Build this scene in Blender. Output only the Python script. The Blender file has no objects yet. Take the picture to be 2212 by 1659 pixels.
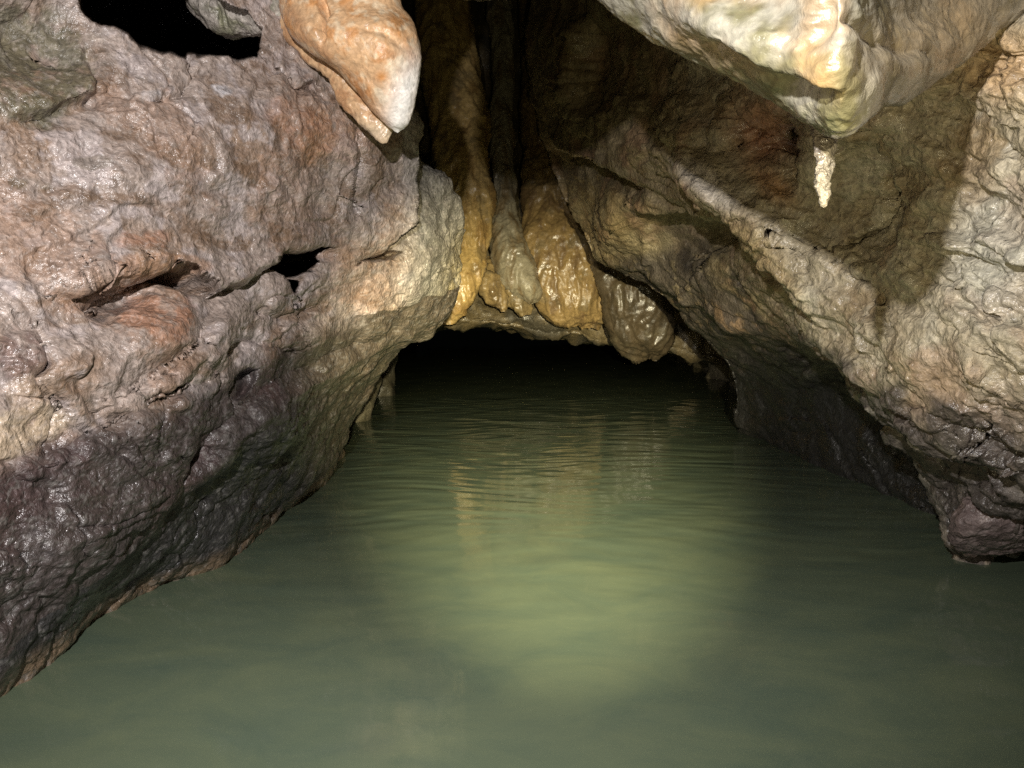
import bpy, math
import numpy as np

# ------------------------------------------------------------------ camera, world, torches, exposure
W0, H0, F0 = 2212.0, 1659.0, 1671.0          # survey frame of the photograph (pixels) and focal length in the same unit
HORIZON = 660.0
CAM_H = 0.85                                  # metres above the water
TILT = math.atan((H0 / 2 - HORIZON) / F0)     # camera looks slightly down
scene = bpy.context.scene
cam_data = bpy.data.cameras.new("camera")
cam = bpy.data.objects.new("camera", cam_data)
scene.collection.objects.link(cam)
scene.camera = cam
cam.location = (0, 0, CAM_H)
cam.rotation_euler = (math.pi / 2 - TILT, 0, 0)
cam_data.sensor_width = 36.0
cam_data.lens = 36.0 * F0 / W0
cam_data.clip_start, cam_data.clip_end = 0.02, 200.0

world = bpy.data.worlds.new("World")
scene.world = world
world.use_nodes = True
bg = world.node_tree.nodes["Background"]
bg.inputs[0].default_value = (0.6, 0.7, 0.6, 1)
bg.inputs[1].default_value = 0.0015            # deep inside a cave: no daylight

scene.view_settings.view_transform = 'Standard'
scene.view_settings.look = 'None'
scene.view_settings.exposure = 0.0
scene.view_settings.gamma = 1.0
scene.cycles.max_bounces = 4
scene.cycles.transparent_max_bounces = 6
scene.cycles.use_denoising = False           # a hand-held cave photograph keeps its grain
scene.cycles.sample_clamp_indirect = 1.5


def torch(name, loc, target, power, colour, cone, blend, radius):
    ld = bpy.data.lights.new(name, 'SPOT')
    ld.energy, ld.color = power, colour
    ld.spot_size, ld.spot_blend = math.radians(cone), blend
    ld.shadow_soft_size = radius
    o = bpy.data.objects.new(name, ld)
    scene.collection.objects.link(o)
    o.location = loc
    v = np.array(target) - np.array(loc)
    from mathutils import Vector
    o.rotation_euler = Vector(v).to_track_quat('-Z', 'Y').to_euler()
    return o


# unproject a survey pixel at a given depth (metres along the lens axis) into the place
AX_R = np.array([1.0, 0, 0])
AX_F = np.array([0, math.cos(TILT), -math.sin(TILT)])
AX_U = np.array([0, math.sin(TILT), math.cos(TILT)])
CAM = np.array([0, 0, CAM_H])


def P(px, py, d):
    return CAM + d * (AX_F + (px - W0 / 2) / F0 * AX_R - (py - H0 / 2) / F0 * AX_U)


def project(V):
    r = V - CAM
    d = r @ AX_F
    d = np.where(np.abs(d) < 1e-3, 1e-3, d)
    return W0 / 2 + F0 * (r @ AX_R) / d, H0 / 2 - F0 * (r @ AX_U) / d, d


def water_depth(py):
    """depth at which a survey row meets the water plane"""
    k = AX_F[2] - (py - H0 / 2) / F0 * AX_U[2]
    return -CAM_H / k


# the head torch of the photographer and a warmer hand torch aimed up the passage
torch("head_torch", (-0.22, -0.02, 1.31), P(960, 500, 3.0), 290, (1.0, 0.95, 0.93), 122, 0.8, 0.018)
torch("hand_torch", (0.12, -1.0, 0.98), P(1175, 865, 4.0), 5200, (1.0, 0.89, 0.58), 29, 1.0, 0.02)
torch("added_fill_spot", (0.10, 0.05, 0.74), P(1680, 280, 3.0), 62, (1.0, 0.84, 0.5), 74, 0.9, 0.02)  # added fill apart from the torches, lifting the shaded right wall

# ------------------------------------------------------------------ noise (numpy)
_rng = np.random.default_rng(7)
_perm = np.concatenate([_rng.permutation(256)] * 3).astype(np.int32)
_g = _rng.normal(size=(256, 3)).astype(np.float32)
_g /= np.linalg.norm(_g, axis=1, keepdims=True)


def pn(X):
    X = np.asarray(X, np.float32)
    i = np.floor(X)
    f = X - i
    i = i.astype(np.int32) & 255
    u = f * f * f * (f * (f * 6 - 15) + 10)
    out = 0
    for dx in (0, 1):
        wx = u[:, 0] if dx else 1 - u[:, 0]
        px = _perm[(i[:, 0] + dx) & 255]
        for dy in (0, 1):
            wy = wx * (u[:, 1] if dy else 1 - u[:, 1])
            py = _perm[px + ((i[:, 1] + dy) & 255)]
            for dz in (0, 1):
                w = wy * (u[:, 2] if dz else 1 - u[:, 2])
                h = _perm[py + ((i[:, 2] + dz) & 255)]
                g = _g[h]
                out = out + w * (g[:, 0] * (f[:, 0] - dx) + g[:, 1] * (f[:, 1] - dy) + g[:, 2] * (f[:, 2] - dz))
    return out * 1.5


def fbm(X, n=4, gain=0.5, lac=2.03):
    a, s, out = 1.0, 0.0, 0
    for k in range(n):
        out = out + a * pn(X + 17.3 * k)
        s += a
        a *= gain
        X = X * lac
    return out / s * 1.4


def ridged(X, n=3, gain=0.55):
    a, s, out = 1.0, 0.0, 0
    for k in range(n):
        out = out + a * (1 - 2.2 * np.abs(pn(X + 31.7 * k)))
        s += a
        a *= gain
        X = X * 2.1
    return out / s


def worley(X):
    X = np.asarray(X, np.float32)
    i = np.floor(X).astype(np.int32)
    best = np.full(len(X), 9.0, np.float32)
    for dx in (-1, 0, 1):
        for dy in (-1, 0, 1):
            for dz in (-1, 0, 1):
                c = i + np.array([dx, dy, dz], np.int32)
                h = _perm[_perm[_perm[c[:, 0] & 255] + (c[:, 1] & 255)] + (c[:, 2] & 255)]
                d = c + np.float32(0.5) + np.float32(0.45) * _g[h] - X
                best = np.minimum(best, np.einsum('ij,ij->i', d, d))
    return np.sqrt(best)


def warp(X, freq, amp):
    return X + amp * np.stack([pn(X * freq + 5.1), pn(X * freq + 77.7), pn(X * freq + 141.3)], 1)


def terrace(h, sharp=0.7):
    """flat plates with short scarps between them"""
    k = np.floor(h)
    return k + sstep(sharp, 1.0, h - k) - h


def sstep(a, b, x):
    t = np.clip((x - a) / (b - a), 0, 1)
    return t * t * (3 - 2 * t)


# ------------------------------------------------------------------ lofting
def catmull(A, axis, counts, closed=False):
    """resample control array A along axis; counts[i] samples in span i"""
    A = np.moveaxis(A, axis, 0)
    n = len(A)
    out = []
    spans = n if closed else n - 1
    for s in range(spans):
        if closed:
            p0, p1, p2, p3 = (A[(s + k) % n] for k in (-1, 0, 1, 2))
        else:
            p1, p2 = A[s], A[s + 1]
            p0 = A[s - 1] if s > 0 else 2 * p1 - p2
            p3 = A[s + 2] if s + 2 < n else 2 * p2 - p1
        m = counts[s]
        t = np.arange(m) / m
        if not closed and s == spans - 1:
            t = np.linspace(0, 1, m)
        t = t.reshape((-1,) + (1,) * p1.ndim)
        out.append(0.5 * (2 * p1 + (p2 - p0) * t + (2 * p0 - 5 * p1 + 4 * p2 - p3) * t ** 2 + (3 * p1 - p0 - 3 * p2 + p3) * t ** 3))
    return np.moveaxis(np.concatenate(out, 0), 0, axis)


def counts_for(G, axis, step, lo=14, hi=400):
    """samples per span, so that points sit about `step` survey pixels apart"""
    sh = G.shape
    x, y, d = project(G.reshape(-1, 3))
    x, y = np.clip(x, -120, W0 + 120).reshape(sh[:2]), np.clip(y, -120, H0 + 120).reshape(sh[:2])
    L = np.hypot(np.diff(x, axis=axis), np.diff(y, axis=axis)).max(axis=1 - axis)
    return [int(np.clip(round(v / step), lo, hi)) for v in L]


def grid_normals(G, closed=False):
    if closed:
        du = np.roll(G, -1, 1) - np.roll(G, 1, 1)
    else:
        du = np.gradient(G, axis=1)
    dv = np.gradient(G, axis=0)
    n = np.cross(du, dv)
    return n / np.maximum(np.linalg.norm(n, axis=2, keepdims=True), 1e-9)


class Sheet:
    """a lofted rock surface that can be carved and roughened"""

    def __init__(self, ctrl, step=2.2, closed=False, hi=400):
        C = np.array(ctrl, float)
        C = np.stack([[P(*p) if len(p) == 3 else np.array(p[1:4]) for p in row] for row in ctrl]) if C.ndim == 3 else C
        if closed:
            Cc = np.concatenate([C, C[:, :1]], 1)
            cu = counts_for(Cc, 1, step, hi=hi)
        else:
            cu = counts_for(C, 1, step, hi=hi)
        cv = counts_for(C, 0, step, hi=hi)
        G = catmull(C, 1, cu, closed)
        self.G = catmull(G, 0, cv)
        self.closed = closed
        n = grid_normals(self.G, closed)
        if closed:
            c = self.G.mean(axis=1, keepdims=True)
            s = ((self.G - c) * n).sum()
        else:
            x, y, d = project(self.G.reshape(-1, 3))
            inside = ((x > 0) & (x < W0) & (y > 0) & (y < H0)).reshape(self.G.shape[:2])
            s = (((CAM - self.G) * n).sum(2) * inside).sum()
        self.sign = 1.0 if s >= 0 else -1.0
        self.remap()

    def remap(self):
        x, y, d = project(self.G.reshape(-1, 3))
        self.x, self.y, self.d = x, y, d
        return self

    @property
    def V(self):
        return self.G.reshape(-1, 3)

    def normals(self):
        return grid_normals(self.G, self.closed) * self.sign

    def push(self, amount, direction=None):
        n = self.normals() if direction is None else np.broadcast_to(direction, self.G.shape)
        self.G = self.G + n * amount.reshape(self.G.shape[:2])[..., None]
        return self

    # carving tools, placed by survey pixels on the undisturbed loft
    def bump(self, x, y, rx, ry, a, ang=0, p=2.0):
        c, s = math.cos(math.radians(ang)), math.sin(math.radians(ang))
        dx, dy = self.x - x, self.y - y
        u, v = (dx * c + dy * s) / rx, (-dx * s + dy * c) / ry
        return a * np.exp(-np.power(u * u + v * v, p / 2 + 0.0) * 1.2)

    def wobble(self, wl):
        if not hasattr(self, '_wob'):
            self._wob = {}
        if wl not in self._wob:
            q = np.stack([self.x / wl, self.y / wl, np.zeros_like(self.x)], 1)
            self._wob[wl] = (fbm(q, 3), fbm(q + 40, 3))
        return self._wob[wl]

    def line(self, pts, wob=0, wl=60, margin=1e9):
        """distance, side (positive = above, for a line drawn left to right) and position along a polyline"""
        pts = np.array(pts, float)
        n = len(self.x)
        best, side, along = np.full(n, 1e9), np.zeros(n), np.zeros(n)
        lo, hi = pts.min(0) - margin, pts.max(0) + margin
        k = np.flatnonzero((self.x > lo[0]) & (self.x < hi[0]) & (self.y > lo[1]) & (self.y < hi[1]))
        if not len(k):
            return best, side, along
        x, y = self.x[k], self.y[k]
        if wob:
            wx, wy = self.wobble(wl)
            x, y = x + wob * wx[k], y + wob * wy[k]
        bk, sk, ak = np.full(len(k), 1e9), np.zeros(len(k)), np.zeros(len(k))
        tot = np.concatenate([[0], np.cumsum(np.hypot(*np.diff(pts, axis=0).T))])
        for i, (a, b) in enumerate(zip(pts[:-1], pts[1:])):
            e = b - a
            L = max(np.hypot(*e), 1e-6)
            t = np.clip(((x - a[0]) * e[0] + (y - a[1]) * e[1]) / L ** 2, 0, 1)
            dd = np.hypot(x - (a[0] + t * e[0]), y - (a[1] + t * e[1]))
            m = dd < bk
            bk = np.where(m, dd, bk)
            sk = np.where(m, np.sign(-(e[0] * (y - a[1]) - e[1] * (x - a[0]))), sk)
            ak = np.where(m, (tot[i] + t * L) / tot[-1], ak)
        best[k], side[k], along[k] = bk, sk, ak
        return best, side, along

    def groove(self, pts, w, a, wob=8, wl=60):
        d, s, t = self.line(pts, wob, wl, 4 * w + 2 * wob)
        fade = np.clip(np.minimum(t, 1 - t) * 6 + 0.15, 0, 1)
        return -a * np.exp(-(d / w) ** 2) * fade

    def ledge(self, pts, a, w=6, out=70, wob=8, wl=60):
        """upper/left side stands proud, the other side drops away under it"""
        d, s, t = self.line(pts, wob, wl, 5 * out)
        sd = d * s
        fade = np.clip(np.minimum(t, 1 - t) * 5, 0, 1)
        up = np.exp(-np.clip(sd, 0, None) / out)
        dn = np.exp(-np.clip(-sd, 0, None) / out)
        return a * fade * np.where(sd > 0, up * 0.5, -dn * 0.5) * np.clip(np.abs(sd) / w, 0, 1)

    def poly(self, pts, soft=8, wob=6, wl=40):
        """1 inside a closed polygon, soft edge"""
        d, s, t = self.line(list(pts) + [pts[0]], wob, wl, 2 * soft + 2 * wob)
        x, y = self.x, self.y
        if wob:
            wx, wy = self.wobble(wl)
            x, y = x + wob * wx, y + wob * wy
        ins = np.zeros(x.shape, bool)
        pts = np.array(pts, float)
        for a, b in zip(pts, np.roll(pts, -1, 0)):
            cond = (a[1] > y) != (b[1] > y)
            xi = a[0] + (y - a[1]) * (b[0] - a[0]) / (b[1] - a[1] if b[1] != a[1] else 1e-9)
            ins ^= cond & (x < xi)
        return sstep(-soft, soft, np.where(ins, d, -d))

    def mesh(self, name, mat, colour, parent=None, cap=False):
        G = self.G
        nv, nu = G.shape[:2]
        idx = np.arange(nv * nu).reshape(nv, nu)
        if self.closed:
            a, b = idx[:-1], np.roll(idx, -1, 1)[:-1]
            c, d = np.roll(idx, -1, 1)[1:], idx[1:]
        else:
            a, b, c, d = idx[:-1, :-1], idx[:-1, 1:], idx[1:, 1:], idx[1:, :-1]
        Q = np.stack([a, b, c, d], -1).reshape(-1, 4)
        if self.sign < 0:
            Q = Q[:, ::-1]
        V = G.reshape(-1, 3)
        me = bpy.data.meshes.new(name)
        me.vertices.add(len(V))
        me.vertices.foreach_set('co', V.astype(np.float32).ravel())
        polys = [Q]
        me.loops.add(Q.size)
        me.loops.foreach_set('vertex_index', Q.astype(np.int32).ravel())
        me.polygons.add(len(Q))
        me.polygons.foreach_set('loop_start', np.arange(0, Q.size, 4, dtype=np.int32))
        me.polygons.foreach_set('use_smooth', np.ones(len(Q), bool))
        me.update(calc_edges=True)
        at = me.color_attributes.new('tint', 'FLOAT_COLOR', 'POINT')
        col = np.ones((len(V), 4), np.float32)
        col[:, :3] = np.clip(colour, 0, 1)
        at.data.foreach_set('color', col.ravel())
        me.materials.append(mat)
        o = bpy.data.objects.new(name, me)
        scene.collection.objects.link(o)
        if parent:
            o.parent = parent
        return o


def tag(o, label=None, cat=None, group=None, kind=None):
    if label: o['label'] = label
    if cat: o['category'] = cat
    if group: o['group'] = group
    if kind: o['kind'] = kind
    return o


def mixc(c, target, w):
    w = np.clip(w, 0, 1)[:, None]
    return c * (1 - w) + np.array(target)[None] * w


# ------------------------------------------------------------------ materials
def rock_material(name, rough=(0.28, 0.6), spec=0.5, fine=1.0, grain=0.35, scale=1.0, coat=0.0):
    m = bpy.data.materials.new(name)
    m.use_nodes = True
    nt = m.node_tree
    nd, lk = nt.nodes, nt.links
    b = nd['Principled BSDF']
    tc = nd.new('ShaderNodeTexCoord')
    at = nd.new('ShaderNodeAttribute')
    at.attribute_name = 'tint'
    n1 = nd.new('ShaderNodeTexNoise')
    n1.inputs['Scale'].default_value = 100 * scale
    n1.inputs['Detail'].default_value = 3
    n1.inputs['Roughness'].default_value = 0.5
    n2 = nd.new('ShaderNodeTexNoise')
    n2.inputs['Scale'].default_value = 34 * scale
    n2.inputs['Detail'].default_value = 4
    n2.inputs['Distortion'].default_value = 0.8
    for n in (n1, n2):
        lk.new(tc.outputs['Object'], n.inputs['Vector'])
    mr = nd.new('ShaderNodeMapRange')
    mr.inputs[1].default_value, mr.inputs[2].default_value = 0.3, 0.7
    mr.inputs[3].default_value, mr.inputs[4].default_value = 1 - grain, 1 + grain
    lk.new(n2.outputs['Fac'], mr.inputs[0])
    mr1 = nd.new('ShaderNodeMapRange')
    mr1.inputs[1].default_value, mr1.inputs[2].default_value = 0.3, 0.7
    mr1.inputs[3].default_value, mr1.inputs[4].default_value = 1 - grain * 0.8, 1 + grain * 0.8
    lk.new(n1.outputs['Fac'], mr1.inputs[0])
    mm = nd.new('ShaderNodeMath')
    mm.operation = 'MULTIPLY'
    lk.new(mr.outputs[0], mm.inputs[0])
    lk.new(mr1.outputs[0], mm.inputs[1])
    vm = nd.new('ShaderNodeVectorMath')
    vm.operation = 'SCALE'
    lk.new(at.outputs['Color'], vm.inputs[0])
    lk.new(mm.outputs[0], vm.inputs['Scale'])
    lk.new(vm.outputs[0], b.inputs['Base Color'])
    rr = nd.new('ShaderNodeMapRange')
    rr.inputs[1].default_value, rr.inputs[2].default_value = 0.42, 0.62
    rr.inputs[3].default_value, rr.inputs[4].default_value = rough
    nw = nd.new('ShaderNodeTexNoise')            # where the film of water lies
    nw.inputs['Scale'].default_value = 7.0
    nw.inputs['Detail'].default_value = 4
    lk.new(tc.outputs['Object'], nw.inputs['Vector'])
    lk.new(nw.outputs['Fac'], rr.inputs[0])
    lk.new(rr.outputs[0], b.inputs['Roughness'])
    b.inputs['Specular IOR Level'].default_value = spec
    if coat:
        cw = nd.new('ShaderNodeMapRange')
        cw.inputs[1].default_value, cw.inputs[2].default_value = 0.40, 0.60
        cw.inputs[3].default_value, cw.inputs[4].default_value = coat, coat * 0.15
        lk.new(nw.outputs['Fac'], cw.inputs[0])
        b.inputs['Coat Weight'].default_value = coat
        b.inputs['Coat Roughness'].default_value = 0.2
        lk.new(cw.outputs[0], b.inputs['Coat Weight'])
    n3 = nd.new('ShaderNodeTexNoise')
    n3.inputs['Scale'].default_value = 420 * scale
    n3.inputs['Detail'].default_value = 1
    lk.new(tc.outputs['Object'], n3.inputs['Vector'])
    b3 = nd.new('ShaderNodeBump')
    b3.inputs['Strength'].default_value = 0.9
    b3.inputs['Distance'].default_value = 0.0009 * fine
    lk.new(n3.outputs['Fac'], b3.inputs['Height'])
    b1 = nd.new('ShaderNodeBump')
    lk.new(b3.outputs[0], b1.inputs['Normal'])
    b1.inputs['Strength'].default_value = 0.9
    b1.inputs['Distance'].default_value = 0.0035 * fine
    lk.new(n1.outputs['Fac'], b1.inputs['Height'])
    b2 = nd.new('ShaderNodeBump')
    b2.inputs['Strength'].default_value = 0.9
    b2.inputs['Distance'].default_value = 0.008 * fine
    lk.new(n2.outputs['Fac'], b2.inputs['Height'])
    lk.new(b1.outputs[0], b2.inputs['Normal'])
    lk.new(b2.outputs[0], b.inputs['Normal'])
    # the water film bridges the finest grain
    b4 = nd.new('ShaderNodeBump')
    b4.inputs['Strength'].default_value = 0.9
    b4.inputs['Distance'].default_value = 0.0045 * fine
    lk.new(n1.outputs['Fac'], b4.inputs['Height'])
    lk.new(b4.outputs[0], b.inputs['Coat Normal'])
    return m


M_WALL = rock_material('wet_limestone', (0.36, 0.62), 0.5, 1.35, 0.3, coat=1.0)
M_CRUST = rock_material('crusted_limestone', (0.36, 0.65), 0.45, 1.4, 0.3, coat=0.9)
M_FLOW = rock_material('flowstone', (0.3, 0.5), 0.5, 0.5, 0.2, coat=0.5)
M_SMOOTH = rock_material('polished_limestone', (0.3, 0.5), 0.5, 0.45, 0.2, coat=1.0)

# ------------------------------------------------------------------ water and bed
def build_water():
    x0, x1, y0, y1 = -3.2, 4.2, 0.25, 26.0
    nx = 260
    ys = np.concatenate([np.linspace(y0, 7, 420), np.linspace(7.1, y1, 120)])
    xs = np.linspace(x0, x1, nx)
    X, Y = np.meshgrid(xs, ys)
    q = np.stack([X.ravel() * 3.0, Y.ravel() * 4.6, np.zeros(X.size)], 1)
    q = warp(q, 0.3, 1.4)
    far = sstep(1.5, 4.2, Y.ravel())
    z = (0.0026 * fbm(q, 3) + 0.0018 * fbm(q * np.array([1.6, 3.4, 1]), 2)) * (0.2 + 0.8 * far)
    top = np.stack([X.ravel(), Y.ravel(), z], 1)
    ny = len(ys)
    idx = np.arange(nx * ny).reshape(ny, nx)
    faces = np.stack([idx[:-1, :-1], idx[:-1, 1:], idx[1:, 1:], idx[1:, :-1]], -1).reshape(-1, 4).tolist()
    n = len(top)
    low = [(x0, y0, -1.4), (x1, y0, -1.4), (x1, y1, -1.4), (x0, y1, -1.4)]
    faces.append([n + 3, n + 2, n + 1, n])
    faces.append([n, n + 1] + idx[0, ::-1].tolist())
    faces.append([n + 2, n + 3] + idx[-1].tolist())
    faces.append([n + 3, n] + idx[:, 0].tolist())
    faces.append([n + 1, n + 2] + idx[::-1, -1].tolist())
    me = bpy.data.meshes.new('water')
    me.from_pydata(top.tolist() + low, [], faces)
    me.polygons.foreach_set('use_smooth', [True] * (len(faces) - 5) + [False] * 5)
    m = bpy.data.materials.new('murky_water')
    m.use_nodes = True
    nt = m.node_tree
    nd, lk = nt.nodes, nt.links
    nd.remove(nd['Principled BSDF'])
    out = nd['Material Output']
    fr = nd.new('ShaderNodeFresnel')
    fr.inputs['IOR'].default_value = 1.33
    tr = nd.new('ShaderNodeBsdfTransparent')
    gl = nd.new('ShaderNodeBsdfGlossy')
    gl.inputs['Roughness'].default_value = 0.06
    mx = nd.new('ShaderNodeMixShader')
    lk.new(fr.outputs[0], mx.inputs[0])
    lk.new(tr.outputs[0], mx.inputs[1])
    lk.new(gl.outputs[0], mx.inputs[2])
    lk.new(mx.outputs[0], out.inputs['Surface'])
    # silt held in the water: a clouded body that lets only part of the light through to the bed
    tc = nd.new('ShaderNodeTexCoord')
    mp = nd.new('ShaderNodeMapping')
    mp.inputs['Scale'].default_value = (1.0, 1.6, 1.0)
    nz = nd.new('ShaderNodeTexNoise')
    nz.inputs['Scale'].default_value = 3.0
    nz.inputs['Detail'].default_value = 7
    nz.inputs['Roughness'].default_value = 0.62
    nz.inputs['Distortion'].default_value = 0.6
    lk.new(tc.outputs['Object'], mp.inputs['Vector'])
    lk.new(mp.outputs[0], nz.inputs['Vector'])
    cr = nd.new('ShaderNodeValToRGB')
    e = cr.color_ramp.elements
    e[0].position, e[0].color = 0.25, (0.18, 0.25, 0.18, 1)
    e[1].position, e[1].color = 0.75, (0.30, 0.36, 0.215, 1)
    lk.new(nz.outputs['Fac'], cr.inputs[0])
    df = nd.new('ShaderNodeBsdfDiffuse')
    # light also has to enter through the surface: less of it does at a glancing angle
    ent = nd.new('ShaderNodeMath')
    ent.operation = 'SUBTRACT'
    ent.inputs[0].default_value = 1.0
    lk.new(fr.outputs[0], ent.inputs[1])
    ent2 = nd.new('ShaderNodeMath')
    ent2.operation = 'POWER'
    ent2.inputs[1].default_value = 1.5
    lk.new(ent.outputs[0], ent2.inputs[0])
    sc = nd.new('ShaderNodeVectorMath')
    sc.operation = 'SCALE'
    lk.new(cr.outputs[0], sc.inputs[0])
    lk.new(ent2.outputs[0], sc.inputs['Scale'])
    lk.new(sc.outputs[0], df.inputs['Color'])
    tr.inputs['Color'].default_value = (0.62, 0.72, 0.5, 1)
    silt = nd.new('ShaderNodeMixShader')
    silt.inputs[0].default_value = 0.58
    lk.new(tr.outputs[0], silt.inputs[1])
    lk.new(df.outputs[0], silt.inputs[2])
    lk.new(silt.outputs[0], mx.inputs[1])
    me.materials.append(m)
    o = bpy.data.objects.new('water', me)
    scene.collection.objects.link(o)
    tag(o, 'murky green cave water with faint ripples', None, None, 'structure')


build_water()


def build_bed():
    xs = np.linspace(-3.4, 4.4, 150)
    ys = np.linspace(-0.2, 26.5, 300)
    X, Y = np.meshgrid(xs, ys)
    q = np.stack([X.ravel() * 1.6, Y.ravel() * 1.6, np.zeros(X.size)], 1)
    z = -0.62 + 0.12 * fbm(q, 4)
    s = Sheet.__new__(Sheet)
    s.G = np.stack([X, Y, z.reshape(X.shape)], -1)
    s.closed, s.sign = False, 1.0
    c = np.full((X.size, 3), 0.0) + np.array([0.22, 0.19, 0.11])
    c = c * (1 + 0.4 * fbm(q * 3, 3))[:, None]
    tag(s.mesh('stream_bed', M_CRUST, c), 'silty brown bed under the murky water', None, None, 'structure')


build_bed()

# ------------------------------------------------------------------ left cave wall
def lerp(a, b, t):
    return a + (b - a) * t


def wall_rows(left, right, ts, behind):
    rows = []
    for (ly, ld), (sx, sy, sd) in zip(left, right):
        row = []
        for t in ts:
            inv = lerp(1 / ld, 1 / sd, t)
            row.append((sx * t, lerp(ly, sy, t), 1 / max(inv, 0.12)))
        row += [(sx + bx, sy + by, sd + bd) for bx, by, bd in behind]
        rows.append(row)
    return rows


def crinkle(s, gain):
    """flaky wet relief: broken wrinkles, chips and a few sharp cracks"""
    V = s.V
    w = warp(V, 7, 0.05)
    patch = sstep(-0.25, 0.45, fbm(V * 7 + 3, 2))
    cr = ridged(w * np.array([30, 30, 42]), 3)
    cr2 = ridged(V * 75, 2)
    chip = fbm(warp(V, 20, 0.02) * 22, 3)
    chip = np.sign(chip) * np.abs(chip) ** 0.6
    crack = np.exp(-(pn(w * 5.5 + 8) / 0.035) ** 2) * sstep(0.0, 0.35, pn(V * 3.3 + 60))
    s.push((0.0040 * cr * patch + 0.0030 * chip + 0.0018 * cr2) * gain - 0.009 * crack + 0.0022 * fbm(V * 55, 2))
    return cr, cr2


def left_wall():
    left = [(-420, 1.75), (-150, 1.8), (120, 1.82), (330, 1.8), (500, 1.78), (660, 1.72), (820, 1.66), (990, 1.62), (1150, 1.62), (1310, 1.64), (1500, 1.69), (1800, 1.78)]
    right = [(850, -420, 2.8), (845, -120, 2.9), (850, 120, 2.95), (880, 312, 3.05), (962, 412, 3.35), (986, 492, 3.5), (980, 590, 3.6), (945, 685, 3.7),
             (865, 745, 3.8), (800, 822, 4.0), (726, 985, 4.3), (722, 1110, 4.4)]
    ts = [-2.4, -1.5, -0.9, -0.45, -0.2, 0, 0.18, 0.35, 0.5, 0.64, 0.77, 0.88, 0.96, 1.0]
    rows = wall_rows(left, right, ts, [(-10, -4, 0.12), (-60, -12, 0.6), (-200, -30, 1.8)])
    # the foot follows the waterline seen in the photograph
    wl = [(0, 1500), (0.18, 1400), (0.35, 1305), (0.5, 1250), (0.64, 1218), (0.77, 1135), (0.88, 1068), (0.96, 1020), (1.0, 985)]
    for t, y in wl:
        k = ts.index(t)
        x = rows[10][k][0]
        rows[10][k] = (x, y, water_depth(y) * 1.0)
        rows[11][k] = (x, y + 160 + 120 * (1 - t), water_depth(y) * 1.06 + 0.05)
        # row above eased toward the foot so that the base stays convex
    for r, f in ((9, 0.62), (8, 0.30)):
        for t, y in wl[1:-1]:
            k = ts.index(t)
            x0, y0, d0 = rows[r][k]
            straight = lerp(left[10][0], right[10][1], t)
            rows[r][k] = (x0, y0 + (y - straight) * f, d0)
    s = Sheet(rows, 3.6)
    # broad masses
    a = s.bump(430, 360, 330, 190, 0.10, 10) + s.bump(700, 250, 170, 160, 0.07) + s.bump(150, 480, 200, 140, 0.05)
    a += s.bump(900, 540, 90, 150, 0.10) + s.bump(330, 760, 190, 90, 0.07, -25) + s.bump(330, 1010, 240, 80, 0.05, -35)
    a += s.bump(560, 900, 120, 60, 0.06, -25) + s.bump(620, 1010, 110, 110, 0.06, -45)
    a -= s.bump(640, 690, 120, 50, 0.05, -30) + s.bump(70, 60, 160, 90, 0.10)
    a += s.bump(110, 790, 120, 60, 0.03) + s.bump(150, 1180, 160, 110, 0.06, -30) + s.bump(420, 1160, 120, 80, 0.05, -40)
    # the long shelf with the hollow beneath it
    a += s.ledge([(60, 640), (180, 622), (270, 596), (345, 588), (400, 607), (452, 640), (500, 620), (560, 575), (640, 552), (720, 548)], 0.085, 8, 90, 12)
    a += s.groove([(300, 596), (345, 596), (385, 615), (440, 640)], 9, 0.05, 5)
    a -= s.bump(272, 640, 85, 36, 0.07, -22, 4)
    a -= s.bump(632, 574, 44, 26, 0.26, 10, 4)
    a += s.groove([(590, 556), (680, 548), (720, 552)], 10, 0.05)
    # pale plate edge that runs down to the left
    a += s.ledge([(500, 625), (470, 680), (430, 740), (370, 790), (280, 850), (190, 880)], 0.05, 12, 110, 10)
    a += s.ledge([(490, 800), (430, 830), (330, 870), (230, 930), (150, 980), (0, 1010)], 0.045, 12, 90, 14)
    a += s.ledge([(860, 700), (790, 745), (700, 790), (610, 825), (520, 870), (440, 930), (380, 1010), (330, 1070)], 0.07, 8, 80, 10)
    a += s.groove([(548, 800), (500, 850), (480, 900)], 8, 0.03)
    a += s.groove([(60, 720), (82, 770), (70, 830), (140, 890)], 9, 0.04)
    a += s.groove([(560, 660), (640, 690), (700, 660)], 12, 0.03) + s.groove([(470, 760), (560, 740), (660, 770)], 10, 0.025)
    # the nearer lobe stands in front of the arch
    a += s.ledge([(800, 560), (850, 480), (862, 400), (872, 300), (868, 200)], 0.13, 6, 60, 8)
    a += s.groove([(760, 566), (800, 552), (840, 545)], 7, 0.04, 3)
    a += s.groove([(715, 280), (735, 330), (728, 400), (745, 470)], 7, 0.03) + s.groove([(580, 160), (610, 205), (640, 215)], 7, 0.025)
    a += s.groove([(385, 130), (400, 175), (370, 220), (290, 235)], 7, 0.02)
    a += s.groove([(200, 90), (210, 170), (190, 240)], 14, 0.03) + s.ledge([(0, 265), (110, 240), (220, 200), (230, 140)], 0.05, 10, 60)
    a += s.groove([(420, 780), (470, 810), (450, 850)], 7, 0.03)
    # the black hollow at the top
    hole = s.poly([(180, -45), (190, 10), (230, 52), (275, 70), (300, 98), (345, 125), (372, 134), (388, 124), (430, 127), (470, 128), (498, 137), (535, 130), (556, 64),
                   (520, 30), (455, 0), (430, -45)], 5, 7, 45)
    s.push(a)
    V = s.V
    # scallops, folds and crinkle
    big = fbm(V * 2.3, 3)
    q = warp(V, 3.0, 0.12)
    med = 1 - worley(q * np.array([5.5, 5.5, 7.5]))
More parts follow.
